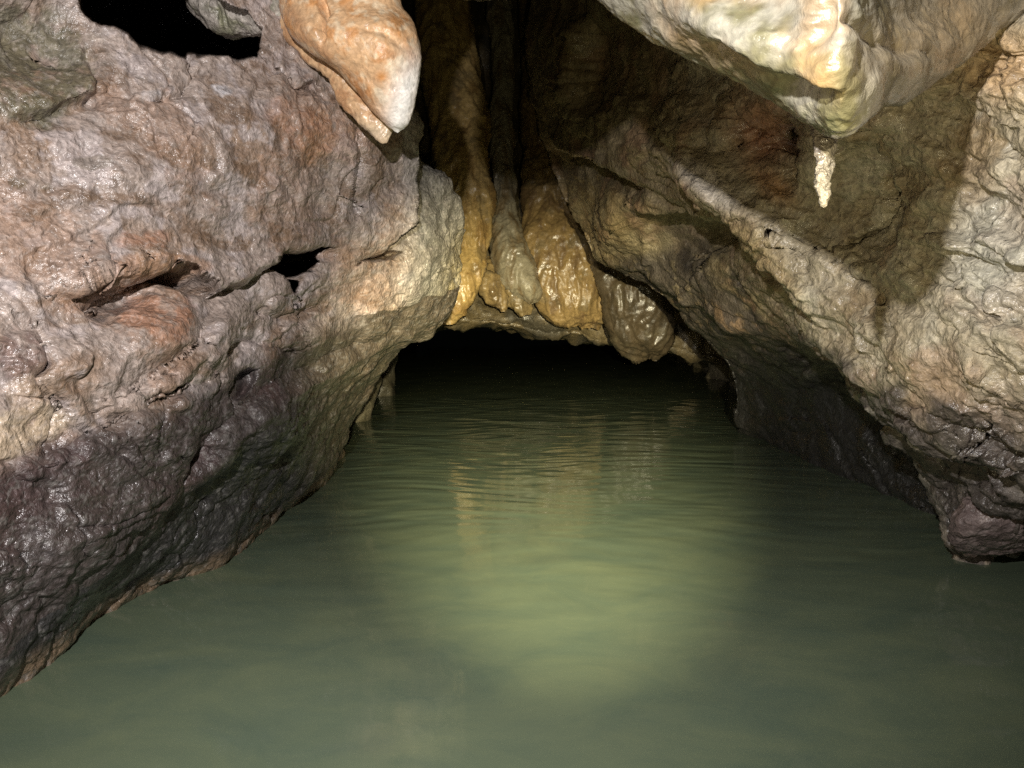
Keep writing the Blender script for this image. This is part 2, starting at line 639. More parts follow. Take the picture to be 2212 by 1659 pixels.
    n = 0.035 * big + 0.022 * med + 0.014 * fbm(V * 9, 3)
    s.push(n)
    V = s.V
    tv = warp(V * np.array([1.0, 1.0, 1.5]), 3, 0.12)
    pl = sstep(-0.35, 0.25, fbm(V * 2.4 + 15, 2))
    s.push(0.016 * terrace(2.6 * fbm(tv * 2.2 + 4, 3)) * pl)
    V = s.V
    low = sstep(0.95, 0.15, V[:, 2] + 0.10 * fbm(V * 4, 2))
    calm = 0.25 + 1.15 * sstep(-0.3, 0.35, fbm(V * 3.1 + 70, 3))
    cr, cr2 = crinkle(s, (0.6 + 0.7 * low) * calm)
    # drag lines on the scoured foot
    dv = P(700, 800, 3.9) - P(100, 1150, 1.7)
    dv /= np.linalg.norm(dv)
    fl = V - 0.75 * (V @ dv)[:, None] * dv
    s.push(low * (0.010 * ridged(warp(fl, 6, 0.05) * 13, 3) + 0.003 * (1 - worley(warp(fl, 9, 0.03) * 26))))
    # hollows are cut last so that their rims stay crisp
    pit = s.poly([(568, 566), (606, 550), (650, 546), (704, 540), (684, 566), (676, 590), (650, 596), (640, 628), (622, 598), (596, 590)], 4, 5, 30)
    slit = s.poly([(310, 592), (345, 582), (382, 588), (415, 608), (455, 637), (418, 632), (385, 617), (350, 604)], 4, 4, 30)
    slit = slit + s.poly([(756, 572), (800, 552), (846, 543), (815, 562)], 3, 3, 30) + 0.6 * s.poly([(58, 716), (80, 750), (90, 800), (76, 830), (72, 770)], 5, 4, 30)
    slit = slit + 0.6 * s.poly([(545, 798), (556, 800), (548, 828), (505, 860), (530, 820)], 4, 4, 30) + 0.5 * s.poly([(600, 205), (640, 190), (655, 215), (620, 222)], 5, 4, 30)
    s.G = s.G + (s.G - CAM) * (0.5 * pit + 0.05 * np.clip(slit, 0, 1)).reshape(s.G.shape[:2])[..., None]
    r = s.G - CAM
    s.G = s.G + (r * 1.5) * hole.reshape(s.G.shape[:2])[..., None]
    V = s.V
    c = np.zeros((len(V), 3)) + np.array([0.31, 0.25, 0.215])
    f1, f2, f3 = fbm(V * 4.5, 5), fbm(V * 9 + 9, 4), fbm(V * 3 + 33, 5)
    f4 = fbm(V * 38 + 5, 3)
    c = mixc(c, (0.225, 0.15, 0.10), sstep(0.0, 0.4, f1) * 0.8)
    c = mixc(c, (0.40, 0.345, 0.33), sstep(0.05, 0.3, f2 + 0.3 * f4) * 0.75)
    c = mixc(c, (0.16, 0.10, 0.06), sstep(0.12, 0.4, fbm(V * np.array([5, 5, 13]) + 27, 4)) * 0.7)
    c = mixc(c, (0.29, 0.18, 0.12), sstep(0.12, 0.3, f3 + 0.25 * f4) * 0.5)
    g = lambda *k: np.abs(s.bump(*k))
    for (x, y, rx, ry, ang, tint, w) in [
        (330, 690, 95, 60, -20, (0.34, 0.17, 0.10), 0.85), (320, 590, 110, 25, 0, (0.30, 0.16, 0.08), 0.7), (640, 300, 40, 70, 20, (0.38, 0.2, 0.1), 0.6),
        (250, 660, 70, 30, -22, (0.10, 0.085, 0.08), 0.7), (50, 130, 190, 150, 0, (0.10, 0.095, 0.055), 0.95), (30, 400, 60, 22, 10, (0.09, 0.07, 0.03), 0.7),
        (170, 360, 40, 16, 5, (0.09, 0.07, 0.03), 0.5), (30, 930, 130, 60, -10, (0.45, 0.36, 0.24), 0.75), (60, 860, 60, 60, 0, (0.34, 0.25, 0.17), 0.6),
        (30, 770, 55, 60, 0, (0.12, 0.07, 0.06), 0.8), (430, 215, 40, 20, 0, (0.55, 0.55, 0.58), 0.8), (300, 220, 30, 14, 0, (0.5, 0.5, 0.52), 0.5),
        (180, 640, 110, 40, -20, (0.30, 0.17, 0.10), 0.5), (590, 270, 60, 60, 0, (0.34, 0.18, 0.11), 0.5), (700, 300, 60, 60, 0, (0.36, 0.2, 0.12), 0.45),
        (640, 410, 80, 50, 0, (0.4, 0.34, 0.3), 0.4), (280, 540, 70, 25, 0, (0.38, 0.19, 0.12), 0.5)]:
        c = mixc(c, tint, sstep(0.2, 0.62, g(x, y, rx, ry, 1.0, ang, 3) * (0.85 + 1.1 * f2 + 0.5 * f4)) * w * 0.85)
    # grey-green arch end, lip with yellow light put into its colour, dark wet foot
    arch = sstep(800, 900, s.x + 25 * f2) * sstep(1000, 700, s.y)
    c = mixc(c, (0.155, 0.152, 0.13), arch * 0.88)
    dl, sl, _ = s.line([(990, 560), (960, 690), (865, 735), (790, 815), (722, 960)])
    c = mixc(c, (0.36, 0.29, 0.15), np.exp(-(dl / 55) ** 2) * 0.75 * (0.7 + f2))
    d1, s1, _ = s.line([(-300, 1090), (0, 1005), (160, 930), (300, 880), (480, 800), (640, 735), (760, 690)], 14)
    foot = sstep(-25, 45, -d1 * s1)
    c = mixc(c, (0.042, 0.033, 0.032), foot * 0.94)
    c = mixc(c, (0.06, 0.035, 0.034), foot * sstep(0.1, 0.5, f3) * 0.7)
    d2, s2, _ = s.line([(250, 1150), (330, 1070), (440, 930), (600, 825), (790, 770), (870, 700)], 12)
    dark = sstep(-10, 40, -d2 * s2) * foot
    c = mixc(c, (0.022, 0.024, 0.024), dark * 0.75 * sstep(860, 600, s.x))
    low = sstep(0.09, 0.01, V[:, 2] + 0.03 * f2)
    c = mixc(c, (0.28, 0.19, 0.11), low * 0.55)
    c = mixc(c, (0.12, 0.095, 0.06), foot * sstep(560, 720, s.x) * 0.5)
    # pale mineral threads on the dark foot
    c = mixc(c, (0.22, 0.21, 0.195), foot * sstep(0.62, 0.95, cr + 0.35 * f4) * 0.45)
    c = mixc(c, (0.48, 0.42, 0.38), (1 - foot) * sstep(0.6, 0.9, cr) * 0.35)
    c = mixc(c, (0.07, 0.06, 0.05), hole * 0.9)  # inside of the hollow darkened in colour to deepen its shade
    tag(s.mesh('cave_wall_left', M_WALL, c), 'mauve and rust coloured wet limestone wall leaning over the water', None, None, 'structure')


left_wall()

# ------------------------------------------------------------------ right cave wall
def right_wall():
    S = [(1150, -420, 5.6), (1152, -120, 5.9), (1158, 144, 6.1), (1177, 300, 6.1), (1212, 413, 6.0), (1261, 503, 5.9), (1300, 575, 5.8), (1400, 648, 5.2),
         (1450, 735, 5.0), (1470, 830, 5.0), (1480, 940, 5.1), (1480, 1060, 5.2)]
    E = [(-560, 1.65), (-260, 1.65), (-20, 1.65), (160, 1.66), (320, 1.7), (480, 1.75), (620, 1.8), (760, 1.85), (900, 1.95), (1050, 2.15), (1185, 2.45), (1500, 2.6)]
    ts = [0, 0.05, 0.14, 0.26, 0.38, 0.5, 0.62, 0.74, 0.87, 1.0, 1.2, 1.5, 2.0, 2.8]
    wl = {0: 940, 0.05: 955, 0.14: 990, 0.26: 1040, 0.38: 1088, 0.5: 1130, 0.62: 1165, 0.74: 1192, 0.87: 1205, 1.0: 1188}
    rows = []
    for k, ((sx, sy, sd), (ey, ed)) in enumerate(zip(S, E)):
        row = [(sx + 180, sy - 20, sd + 2.2), (sx + 50, sy - 8, sd + 0.7), (sx + 8, sy - 2, sd + 0.12)]
        for t in ts:
            x = lerp(sx, W0, t)
            y = lerp(sy, ey, min(t, 1.3))
            inv = lerp(1 / sd, 1 / ed, min(t, 1.25) + 0.35 * max(t - 1.25, 0))
            d = 1 / inv
            if k == 10 and t in wl:
                y = wl[t]
                d = water_depth(y)
            if k == 11 and t in wl:
                y = wl[t] + 150
                d = water_depth(wl[t]) * 1.1
            if k == 9 and t in wl and 0 < t < 1:
                straight = lerp(940, 1185, t)
                y += (wl[t] - straight) * 0.6
                d = lerp(d, water_depth(wl[t]), 0.55)
            row.append((x, y, d))
        rows.append(row)
    s = Sheet(rows, 2.9)
    a = s.bump(1480, 330, 110, 120, 0.10, 40) + s.bump(1650, 400, 130, 40, 0.13, 42) + s.bump(1800, 560, 150, 40, 0.10, 40)
    a += s.bump(1340, 470, 60, 90, 0.12, -10) - s.bump(1470, 520, 80, 75, 0.14, 0, 3) + s.bump(1300, 220, 70, 140, 0.06)
    a -= s.bump(1690, 310, 60, 70, 0.16, 30, 3) + s.bump(1880, 430, 120, 130, 0.10, 0, 3)
    a += s.bump(2090, 720, 200, 120, 0.06, 30) + s.bump(2130, 1120, 90, 80, 0.10) - s.bump(1880, 830, 110, 60, 0.08, 30)
    a += s.bump(1960, 770, 120, 40, 0.05, 35) - s.bump(2020, 940, 60, 90, 0.06, 20)
    a += s.ledge([(1370, 425), (1420, 452), (1480, 468), (1540, 462), (1575, 505)], 0.30, 8, 90)
    a += s.ledge([(1180, 300), (1240, 330), (1300, 335), (1370, 360), (1420, 410)], 0.22, 10, 90) + s.ledge([(1275, 30), (1268, 130), (1272, 250)], -0.25, 10, 90)
    a += s.groove([(1376, 500), (1382, 540), (1385, 585)], 6, -0.03, 3) + s.groove([(1540, 500), (1500, 560), (1440, 600)], 6, 0.05, 6)
    a += s.ledge([(1270, 545), (1300, 570), (1380, 600), (1440, 650), (1520, 690), (1600, 760)], 0.08, 8, 60)
    a += s.ledge([(1530, 320), (1600, 350), (1680, 380), (1730, 420), (1738, 455)], -0.05, 8, 50)
    a += s.groove([(1885, 405), (1900, 440), (1885, 500), (1830, 540)], 8, 0.06, 5) + s.groove([(1860, 560), (1930, 600), (1990, 640)], 9, 0.05, 6)
    a += s.groove([(1630, 240), (1640, 290), (1600, 330)], 9, 0.06, 5) + s.groove([(1700, 240), (1720, 320), (1740, 400)], 12, 0.10, 6)
    a += s.groove([(1480, 260), (1520, 330), (1560, 400), (1580, 450)], 7, 0.04, 8) + s.groove([(1300, 340), (1400, 390), (1480, 440)], 9, 0.03, 10)
    a += s.groove([(1400, 230), (1440, 300), (1420, 350)], 7, 0.03, 6) + s.groove([(1750, 760), (1790, 790), (1800, 830)], 8, 0.05, 6)
    a += s.ledge([(1440, 250), (1520, 340), (1620, 450), (1680, 560), (1720, 680), (1800, 800), (1900, 920), (1990, 1040), (2060, 1190)], 0.36, 120, 230, 45, 110)
    s.push(a)
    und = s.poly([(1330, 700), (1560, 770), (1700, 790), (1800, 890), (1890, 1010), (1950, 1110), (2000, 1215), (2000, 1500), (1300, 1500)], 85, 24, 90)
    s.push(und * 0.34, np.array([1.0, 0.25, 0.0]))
    V = s.V
    # strata-like drag of the crust runs down to the right
    dirv = P(2100, 760, 1.95) - P(1650, 450, 2.75)
    dirv /= np.linalg.norm(dirv)
    along = V @ dirv
    flow = V - 0.62 * along[:, None] * dirv
    s.push(0.045 * fbm(V * 2.2 + 3, 3) + 0.02 * (1 - worley(warp(flow, 3, 0.1) * 6.5)))
    V = s.V
    tv = warp(flow, 4, 0.08)
    s.push(0.022 * terrace(2.6 * fbm(tv * 2.8 + 4, 3)))
    V = s.V
    near = sstep(3.6, 2.4, s.d)
    qa = warp(flow, 8, 0.04)
    cr = ridged(qa * 22, 3)
    cr2 = ridged(warp(flow, 15, 0.02) * 55, 2)
    cell = 1 - worley(warp(flow, 12, 0.03) * 24)
    shard = fbm(warp(flow, 18, 0.025) * 17, 3)
    shard = np.sign(shard) * np.abs(shard) ** 0.55
    rag = fbm(warp(flow, 9, 0.05) * 9, 3)
    rag = np.sign(rag) * np.abs(rag) ** 0.6
    calm = 0.45 + 0.9 * sstep(-0.3, 0.3, fbm(V * 3 + 11, 2))
    s.push((0.012 * cr + 0.005 * cr2 + 0.012 * cell + 0.017 * shard + 0.030 * rag) * (0.3 + 0.7 * near) * calm + 0.005 * fbm(V * 38, 2))
    s.remap()
    s._wob = {}
    V = s.V
    f1, f2, f3 = fbm(V * 4 + 50, 4), fbm(V * 10 + 19, 4), fbm(V * 3 + 93, 4)
    c = np.zeros((len(V), 3)) + np.array([0.34, 0.295, 0.205])
    c = mixc(c, (0.24, 0.17, 0.09), sstep(-0.05, 0.5, f1) * 0.8)
    c = mixc(c, (0.46, 0.43, 0.34), sstep(0.05, 0.5, f2) * 0.6)
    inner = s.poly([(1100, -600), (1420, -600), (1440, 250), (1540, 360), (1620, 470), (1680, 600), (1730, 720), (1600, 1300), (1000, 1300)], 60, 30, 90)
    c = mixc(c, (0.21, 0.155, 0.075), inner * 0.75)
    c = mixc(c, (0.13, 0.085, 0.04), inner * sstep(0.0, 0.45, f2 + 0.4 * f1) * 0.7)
    c = mixc(c, (0.28, 0.17, 0.10), sstep(0.15, 0.4, f3 + 0.3 * f2) * 0.5)
    g = lambda *k: np.abs(s.bump(*k))
    for (x, y, rx, ry, ang, tint, w) in [
        (1530, 400, 90, 30, 38, (0.60, 0.55, 0.47), 0.9), (1670, 400, 60, 30, 40, (0.45, 0.25, 0.12), 0.7), (1650, 280, 90, 80, 30, (0.26, 0.11, 0.06), 0.8),
        (2160, 140, 120, 90, 0, (0.42, 0.27, 0.13), 0.7), (2150, 560, 110, 160, 0, (0.42, 0.43, 0.38), 0.6), (2120, 1080, 150, 120, 0, (0.075, 0.06, 0.058), 0.92),
        (2150, 920, 120, 80, 0, (0.22, 0.16, 0.13), 0.7), (1850, 980, 260, 130, 30, (0.12, 0.115, 0.10), 0.85), (2150, 1190, 90, 25, 0, (0.36, 0.2, 0.11), 0.8),
        (1480, 560, 110, 90, 0, (0.22, 0.19, 0.13), 0.6)]:
        c = mixc(c, tint, g(x, y, rx, ry, 1.0, ang, 3) * w)
    wet = s.poly([(1480, 520), (1640, 660), (1760, 770), (1900, 840), (2060, 880), (2212, 935), (2900, 1130), (2900, 1800), (1200, 1800), (1200, 600)], 30, 55, 80)  # one dark tint for wet stained rock and painted shade
    c = mixc(c, (0.055, 0.046, 0.041), wet * 0.92 * np.clip(0.95 - 1.2 * sstep(0.15, 0.45, f2), 0.35, 1))  # wet mask: stained rock together with painted shade
    c = mixc(c, (0.018, 0.018, 0.016), und * 0.95)  # near-black tint carries the undercut's shade along with wet rock
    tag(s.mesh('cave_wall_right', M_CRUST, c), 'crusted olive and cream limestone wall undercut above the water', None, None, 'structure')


right_wall()

# ------------------------------------------------------------------ overhanging block, top right
def overhang():
    edge = [(1150, -160, 1.5), (1235, -60, 1.42), (1295, 5, 1.36), (1400, 80, 1.28), (1490, 132, 1.22), (1620, 192, 1.15), (1720, 243, 1.10), (1795, 290, 1.05),
            (1850, 268, 1.04), (1905, 218, 1.14), (2000, 160, 1.42), (2110, 95, 1.57), (2225, 30, 1.65), (2360, -40, 1.7), (2500, -150, 1.7)]
    rows = []
    for x, y, d in edge:
        row = [(x + 40, -520, d + 0.55), (x + 30, y - 200, d + 0.5), (x + 10, y - 60, d + 0.22), (x, y - 8, d + 0.05), (x, y, d), (x - 2, y - 14, d - 0.04),
               (x - 8, y - 70, d - 0.09), (x - 15, y - 160, d - 0.12), (x - 20, min(y - 280, -120), d - 0.13), (x - 20, -520, d - 0.10)]
        rows.append(row)
    s = Sheet(rows, 3.4)
    a = s.bump(1990, 130, 120, 60, 0.03, -25) + s.bump(1600, 60, 140, 50, 0.03, 25) - s.bump(1780, 60, 26, 70, 0.012, 15, 3)
    a += s.groove([(1800, 20), (1900, 100), (1985, 130), (2060, 110)], 14, 0.008, 8)
    a += s.ledge([(1500, 40), (1650, 110), (1780, 190), (1850, 210)], 0.02, 10, 50) - s.bump(1720, 190, 60, 26, 0.02, 25)
    s.push(a)
    V = s.V
    st = V * np.array([1.0, 1.0, 1.9])
    s.push(0.012 * fbm(V * 5, 3) + 0.009 * fbm(warp(st, 5, 0.06) * 11, 3))
    V = s.V
    rough = sstep(1850, 2100, s.x) + sstep(240, 280, s.y)
    s.push(0.0016 * ridged(warp(st, 14, 0.02) * 34, 2) + rough * 0.004 * ridged(warp(V, 16, 0.02) * 45, 3))
    V = s.V
    f1, f2 = fbm(V * 5 + 7, 4), fbm(V * np.array([9, 9, 16]) + 71, 4)
    c = np.zeros((len(V), 3)) + np.array([0.19, 0.183, 0.15])
    c = mixc(c, (0.085, 0.08, 0.04), sstep(-0.1, 0.3, f2) * 0.9)
    c = mixc(c, (0.21, 0.13, 0.06), sstep(0.1, 0.5, f1) * 0.6)
    c = mixc(c, (0.31, 0.23, 0.13), np.abs(s.bump(2030, 70, 190, 90, 1, -20)) * 0.8)
    c = mixc(c, (0.07, 0.068, 0.035), np.abs(s.bump(1560, 170, 170, 40, 1, 26)) * 0.7)
    o = s.mesh('overhanging_boulder', M_SMOOTH, c)
    tag(o, 'large pale glossy overhanging rock mass jutting from the ceiling above the crusted wall', 'rock')


overhang()

# ------------------------------------------------------------------ closed rock bodies
def body(name, rows, label, cat, mat, colour_fn, disp_fn, thick=0.8, step=2.2, group=None, nseg=12, back=1.0, carve=None):
    """rows: (left px, left py, right px, right py, depth); closed rings between the two outlines"""
    C = []
    for lx, ly, rx, ry, d in rows:
        L, R = P(lx, ly, d), P(rx, ry, d)
        mid, half = (L + R) / 2, (R - L) / 2
        w = np.linalg.norm(half)
        view = (mid - CAM) / np.linalg.norm(mid - CAM)
        ring = []
        for k in range(nseg):
            th = 2 * math.pi * k / nseg
            z = -math.sin(th) * thick * w
            if z > 0:
                z *= back
            ring.append(mid + half * math.cos(th) + view * z)
        C.append(ring)
    s = Sheet.__new__(Sheet)
    C = np.array(C)
    Cc = np.concatenate([C, C[:, :1]], 1)
    cu = counts_for(Cc, 1, step, lo=3)
    cv = counts_for(C, 0, step, lo=3)
    s.G = catmull(catmull(C, 1, cu, True), 0, cv)
    s.closed = True
    n = grid_normals(s.G, True)
    s.sign = 1.0 if ((s.G - s.G.mean(axis=1, keepdims=True)) * n).sum() > 0 else -1.0
    s.remap()
    if carve:
        s.push(carve(s))
    s.push(disp_fn(s.V))
    c = colour_fn(s)
    o = s.mesh(name, mat, c)
    if cat:
        tag(o, label, cat, group)
    return o


def d_flow(V):
    st = V * np.array([1, 1, 0.35])
    return 0.012 * fbm(V * 5, 3) + 0.006 * ridged(warp(st, 6, 0.05) * 16, 2) + 0.0015 * ridged(V * 50, 2)


def c_fin(s):
    V = s.V
    f1, f2 = fbm(V * 14, 4), fbm(V * 30 + 8, 3)
    c = np.zeros((len(V), 3)) + np.array([0.62, 0.40, 0.22])
    c = mixc(c, (0.52, 0.24, 0.08), sstep(0.0, 0.5, f1) * 0.8)
    c = mixc(c, (0.72, 0.60, 0.42), sstep(0.0, 0.5, f2) * 0.7)
    dl, sd, t = s.line([(905, 110), (880, 200), (858, 290)])
    c = mixc(c, (0.80, 0.78, 0.74), np.exp(-(dl / 42) ** 2) * sstep(60, 190, s.y))
    c = mixc(c, (0.5, 0.2, 0.04), np.abs(s.bump(825, 165, 14, 14, 1)) * 0.8)
    dl, sd, t = s.line([(630, 30), (660, 85), (720, 130), (765, 170), (790, 220), (830, 270)])
    c = mixc(c, (0.34, 0.15, 0.06), np.exp(-(dl / 14) ** 2) * 0.5)
    return c


fin_rows = [(560, -330, 960, -330, 2.5), (600, -160, 930, -170, 2.45), (600, -60, 878, -70, 2.4), (606, 15, 866, 5, 2.38), (622, 66, 893, 52, 2.36), (668, 112, 905, 100, 2.36),  # unseen upper rows widened to shade the columns behind
            (728, 152, 906, 150, 2.36), (766, 196, 902, 200, 2.37), (800, 234, 893, 238, 2.38), (828, 264, 882, 268, 2.39), (848, 280, 868, 282, 2.40), (856, 287, 861, 288, 2.40)]
fin = body('flowstone_fin', fin_rows, 'orange flowstone lobe with a white pointed tip jutting from the left wall', 'flowstone', M_FLOW, c_fin,
           lambda V: 0.006 * fbm(V * 9, 3) + 0.0018 * ridged(warp(V, 12, 0.03) * 30, 2), 0.75, 2.8, back=2.2,
           carve=lambda s: s.bump(835, 100, 50, 60, 0.02) + s.groove([(688, -20), (700, 30), (690, 62), (696, 95)], 7, 0.05, 5) + s.groove([(780, 60), (830, 75), (870, 110)], 9, 0.012, 5))
# the folded lip that hangs along the lower edge of the lobe
fold_rows = [(596, 20, 660, 10, 2.50), (616, 82, 680, 66, 2.49), (660, 128, 725, 106, 2.48), (705, 160, 765, 140, 2.47), (722, 190, 785, 175, 2.47), (735, 225, 800, 212, 2.47),
             (765, 258, 825, 246, 2.47), (795, 284, 845, 272, 2.48), (815, 302, 842, 296, 2.48), (826, 310, 834, 308, 2.48)]


def c_fold(s):
    f = fbm(s.V * 20, 3)
    c = np.zeros((len(s.V), 3)) + np.array([0.55, 0.36, 0.2])
    c = mixc(c, (0.36, 0.19, 0.09), sstep(-0.1, 0.4, f) * 0.8)
    return mixc(c, (0.7, 0.6, 0.45), np.exp(-((s.y - 290) / 30) ** 2) * 0.6)


body('flowstone_fold', fold_rows, 'rippled tan flowstone lip running below the orange lobe', 'flowstone', M_FLOW, c_fold,
     lambda V: 0.008 * fbm(V * 12, 3) + 0.007 * ridged(warp(V, 9, 0.04) * 20, 3), 0.7, 2.0, back=2.0)

# grey block hanging over the black hollow
body('hanging_block', [(380, -330, 700, -330, 2.62), (395, -160, 700, -160, 2.6), (405, -60, 690, -60, 2.58), (418, 0, 680, -10, 2.56), (450, 30, 665, 25, 2.56), (490, 50, 645, 52, 2.57),
                       (520, 58, 625, 64, 2.58), (550, 62, 600, 68, 2.6)],
     'grey rough block hanging above the black hollow of the left wall', 'rock', M_WALL,
     lambda s: mixc(np.zeros((len(s.V), 3)) + np.array([0.36, 0.33, 0.29]), (0.2, 0.2, 0.13), sstep(0, 0.5, fbm(s.V * 8, 4))),
     lambda V: 0.05 * fbm(V * 6, 3) + 0.008 * ridged(warp(V, 10, 0.04) * 22, 3) + 0.03 * (1 - worley(warp(V, 6, 0.06) * 9)) + 0.006 * fbm(V * 40, 2), 0.5, 2.2, back=2.5)

# roof slab added out of view to shade the back columns
shade_roof = body('added_shade_slab', [(965, -10, 1110, -10, 1.62), (890, -26, 1190, -26, 1.6), (850, -70, 1245, -66, 1.58), (838, -220, 1300, -200, 1.5), (830, -520, 1400, -500, 1.35), (800, -1100, 1500, -1100, 1.2)],
            None, None, M_WALL, lambda s: mixc(np.zeros((len(s.V), 3)) + np.array([0.3, 0.26, 0.2]), (0.16, 0.13, 0.09), sstep(0, 0.5, fbm(s.V * 8, 4))),
            lambda V: 0.02 * fbm(V * 6, 3) + 0.006 * ridged(V * 18, 2), 0.9, 6.0)
tag(shade_roof, 'unseen limestone slab added to shade the back columns', None, None, 'structure')

# ------------------------------------------------------------------ back of the passage
def back_wall():
    rows = []
    for y, d in [(-500, 10.2), (-150, 10.0), (150, 9.7), (350, 9.4), (520, 9.0), (620, 8.7), (680, 8.5)]:
        rows.append([(x, y + 10 * math.sin(x * 0.02), d + 0.5 * ((x - 1130) / 300) ** 2 * 0.3) for x in (620, 760, 880, 980, 1080, 1180, 1290, 1400, 1520, 1700)])
    lip = [(620, 700), (760, 706), (880, 700), (980, 688), (1080, 694), (1180, 708), (1290, 720), (1400, 735), (1520, 760), (1700, 800)]
    rows.append([(x, y, 8.6) for x, y in lip])
    rows.append([(x, y + 8, 9.0) for x, y in lip])
    # roof of the low passage running on into the dark
    for d in (12, 17, 25):
        rows.append([(W0 / 2 + (x - W0 / 2) * 9.0 / d, HORIZON + (y + 8 - HORIZON) * 9.0 / d, d) for x, y in lip])
    s = Sheet(rows, 4.5)
    V = s.V
    s.push(0.16 * fbm(V * np.array([2.2, 2.2, 0.7]), 3) + 0.05 * ridged(V * np.array([4, 4, 1.2]), 3) + 0.012 * ridged(V * 14, 2))
    V = s.V
    c = np.zeros((len(V), 3)) + np.array([0.15, 0.115, 0.06])
    c = mixc(c, (0.07, 0.06, 0.04), sstep(-0.1, 0.4, fbm(V * 3, 4)))
    tag(s.mesh('cave_wall_back', M_CRUST, c), 'dark rear wall of the passage above a low black tunnel', None, None, 'structure')


back_wall()


def tunnel_side(name, x_near, x_far, label):
    ys = np.linspace(7.5, 25, 160)
    zs = np.linspace(-0.9, 1.3, 60)
    Z, Y = np.meshgrid(zs, ys)
    X = x_near + (x_far - x_near) * (Y - 7.5) / 17.5
    s = Sheet.__new__(Sheet)
    s.G = np.stack([X, Y, Z], -1)
    s.closed, s.sign = False, (1.0 if x_near < 0 else -1.0)
    V = s.V
    s.push(0.3 * fbm(V * 1.1, 3) + 0.05 * fbm(V * 5, 3))
    c = np.zeros((len(V), 3)) + np.array([0.2, 0.17, 0.11])
    tag(s.mesh(name, M_CRUST, c), label, None, None, 'structure')


tunnel_side('tunnel_wall_left', -2.1, -3.0, 'dark left side of the low tunnel')
tunnel_side('tunnel_wall_right', 2.3, 3.6, 'dark right side of the low tunnel')


def c_drape(base, streak):
    def fn(s):
        V = s.V
        f = fbm(V * np.array([9, 9, 2.0]), 4)
        c = np.zeros((len(V), 3)) + np.array(base)
        c = mixc(c, streak, sstep(-0.1, 0.4, f) * 0.8)
        return mixc(c, (0.12, 0.10, 0.06), sstep(0.2, 0.5, fbm(V * 5 + 4, 3)) * 0.5)
    return fn


def d_drape(V):
    st = V * np.array([1, 1, 0.22])
    return 0.07 * fbm(V * np.array([2.5, 2.5, 1.0]), 3) + 0.050 * ridged(warp(st, 3, 0.12) * 6.5, 4) + 0.012 * ridged(V * 17, 3)


OCH, OCH2 = (0.52, 0.36, 0.14), (0.30, 0.18, 0.06)
body('flowstone_column', [(900, -200, 1010, -200, 7.95), (905, 50, 1020, 50, 7.88), (930, 260, 1045, 260, 7.67), (950, 380, 1056, 380, 7.46), (970, 480, 1060, 470, 7.31), (972, 560, 1052, 550, 7.24),
                          (962, 620, 1040, 605, 7.17), (952, 655, 1020, 645, 7.17), (950, 678, 995, 668, 7.17), (958, 692, 975, 688, 7.17)],
     'golden ochre flowstone column hanging behind the tip of the left wall', 'flowstone', M_FLOW, c_drape(OCH, OCH2), d_drape, 0.8, 2.5)
body('stalactite', [(1060, -100, 1100, -100, 8.24), (1062, 150, 1104, 150, 8.09), (1064, 300, 1102, 300, 7.95), (1064, 420, 1108, 420, 7.81), (1063, 500, 1118, 500, 7.67), (1070, 560, 1140, 560, 7.60),
                    (1090, 610, 1155, 605, 7.53), (1120, 640, 1165, 632, 7.53), (1142, 655, 1160, 652, 7.53)],
     'slim grey flowstone ribbon curving down between two black gaps', 'stalactite', M_FLOW, c_drape((0.25, 0.22, 0.15), (0.16, 0.11, 0.05)), d_drape, 0.9, 2.5)
body('flowstone_curtain', [(1128, -100, 1270, -100, 8.66), (1135, 150, 1262, 150, 8.38), (1138, 320, 1268, 320, 8.16), (1136, 430, 1280, 430, 7.95), (1136, 520, 1296, 520, 7.81), (1150, 600, 1306, 600, 7.74),
                           (1168, 650, 1306, 660, 7.74), (1190, 682, 1300, 692, 7.81), (1225, 700, 1285, 704, 7.88)],
     'broad brown flowstone curtain hanging above the black tunnel mouth', 'flowstone', M_FLOW, c_drape((0.25, 0.17, 0.07), (0.12, 0.075, 0.035)), d_drape, 0.6, 2.5)
body('short_stalactite', [(1030, 560, 1052, 560, 7.67), (1030, 590, 1068, 588, 7.53), (1036, 620, 1080, 615, 7.46), (1050, 645, 1090, 640, 7.46), (1068, 662, 1092, 660, 7.46), (1082, 672, 1090, 671, 7.46)],
     'short tan stalactite stub beside the foot of the ochre column', 'stalactite', M_FLOW, c_drape((0.27, 0.19, 0.08), (0.12, 0.08, 0.035)), d_drape, 0.8, 2.5)
body('short_stalactite', [(1080, 560, 1100, 560, 7.81), (1078, 610, 1112, 605, 7.60), (1086, 645, 1130, 640, 7.60), (1105, 668, 1140, 664, 7.60), (1124, 680, 1140, 678, 7.60)],
     'short dark tan stub below the slim grey ribbon', 'stalactite', M_FLOW, c_drape((0.2, 0.145, 0.065), (0.1, 0.07, 0.03)), d_drape, 0.8, 2.5)
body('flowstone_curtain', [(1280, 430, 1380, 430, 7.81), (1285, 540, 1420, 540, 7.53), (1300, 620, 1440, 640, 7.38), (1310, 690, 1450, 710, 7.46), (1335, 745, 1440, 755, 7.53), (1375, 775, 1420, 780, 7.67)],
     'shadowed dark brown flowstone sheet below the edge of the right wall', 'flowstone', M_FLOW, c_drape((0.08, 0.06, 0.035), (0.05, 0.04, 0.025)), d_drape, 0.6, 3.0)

# ------------------------------------------------------------------ rocks at the waterline
def c_rock(a, b):
    return lambda s: mixc(np.zeros((len(s.V), 3)) + np.array(a), b, sstep(-0.1, 0.4, fbm(s.V * 7, 4)))


def d_rock(k):
    return lambda V: k * (0.06 * fbm(V * 3.5, 3) + 0.02 * (1 - worley(warp(V, 5, 0.06) * 8)) + 0.006 * ridged(V * 20, 3))


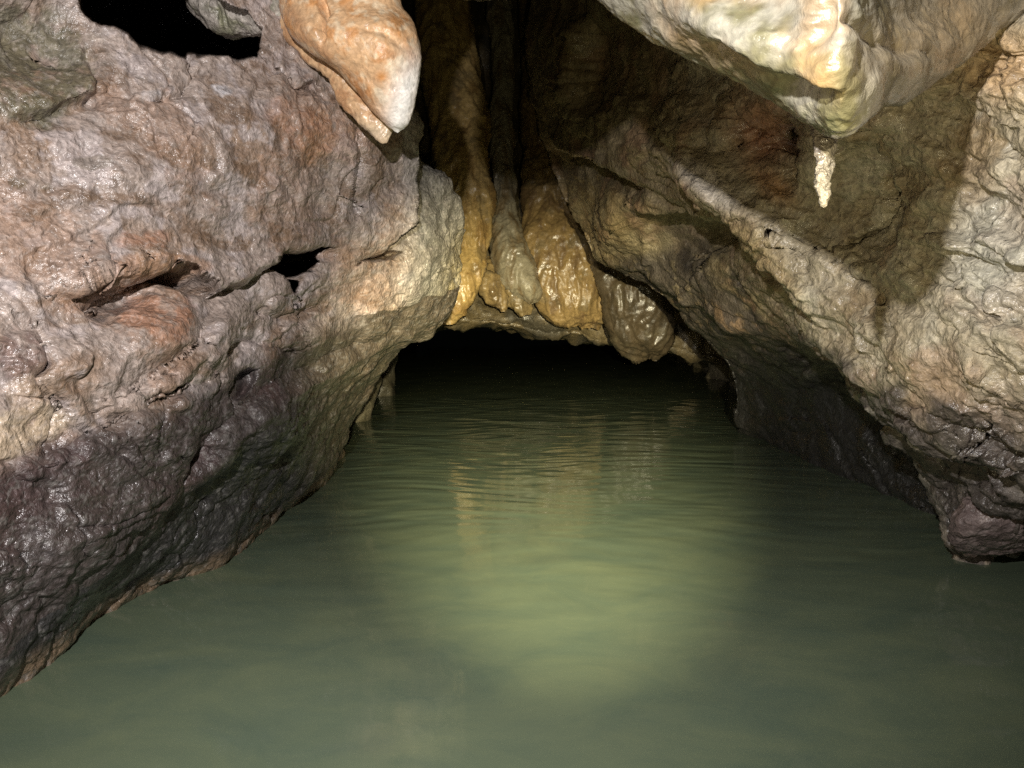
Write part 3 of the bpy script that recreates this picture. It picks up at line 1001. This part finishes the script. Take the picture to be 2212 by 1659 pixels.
body('waterline_rock', [(690, 740, 800, 740, 6.1), (680, 790, 812, 790, 6.0), (672, 840, 812, 840, 5.9), (672, 878, 806, 878, 5.85), (680, 930, 800, 930, 5.9), (690, 990, 790, 990, 6.0)],
     'olive grey rock standing in the water behind the arch foot', 'rock', M_CRUST, c_rock((0.15, 0.13, 0.085), (0.09, 0.08, 0.05)), d_rock(0.9), 0.9, 3.0)
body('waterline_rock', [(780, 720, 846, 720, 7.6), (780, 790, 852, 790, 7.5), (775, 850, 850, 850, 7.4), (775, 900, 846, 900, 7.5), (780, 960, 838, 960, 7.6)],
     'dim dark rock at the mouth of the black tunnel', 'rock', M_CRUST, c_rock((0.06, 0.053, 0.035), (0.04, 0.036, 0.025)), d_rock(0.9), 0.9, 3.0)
body('boulder', [(2120, 1050, 2215, 1045, 2.42), (2085, 1075, 2250, 1065, 2.38), (2068, 1105, 2270, 1095, 2.37), (2062, 1135, 2280, 1125, 2.38), (2068, 1165, 2270, 1158, 2.42), (2095, 1192, 2240, 1185, 2.48)],
     'dark purplish boulder with a rusty base at the foot of the right wall', 'boulder', M_CRUST,
     lambda s: mixc(mixc(np.zeros((len(s.V), 3)) + np.array([0.12, 0.09, 0.085]), (0.2, 0.16, 0.15), sstep(0, 0.4, fbm(s.V * 16, 4))), (0.11, 0.06, 0.03), sstep(0.09, 0.02, s.V[:, 2])),
     lambda V: 0.03 * fbm(V * 6, 3) + 0.02 * (1 - worley(warp(V, 8, 0.05) * 12)) + 0.008 * ridged(V * 28, 3), 0.6, 2.2)
body('submerged_stone', [(70, 1470, 150, 1462, 1.88), (40, 1500, 185, 1490, 1.86), (35, 1530, 190, 1525, 1.86), (60, 1560, 165, 1560, 1.88), (90, 1580, 140, 1580, 1.9)],
     'tan stone lying under the water at the foot of the left wall', 'stone', M_CRUST, c_rock((0.4, 0.3, 0.16), (0.25, 0.18, 0.1)), d_rock(0.25), 0.7, 3.0)
body('small_stalactite', [(1748, 235, 1812, 235, 1.2), (1756, 290, 1806, 290, 1.18), (1762, 340, 1800, 340, 1.17), (1763, 385, 1795, 385, 1.16), (1764, 412, 1793, 412, 1.16), (1769, 430, 1788, 430, 1.16), (1774, 440, 1784, 440, 1.16), (1778.5, 446, 1779.5, 446, 1.16)],
     'tiny crusted cream stalactite catching light in the shadow of the overhang', 'stalactite', M_CRUST, c_rock((0.10, 0.088, 0.07), (0.06, 0.045, 0.03)), lambda V: 0.003 * fbm(V * 60, 2) + 0.003 * ridged(V * 110, 2), 0.9, 1.6)
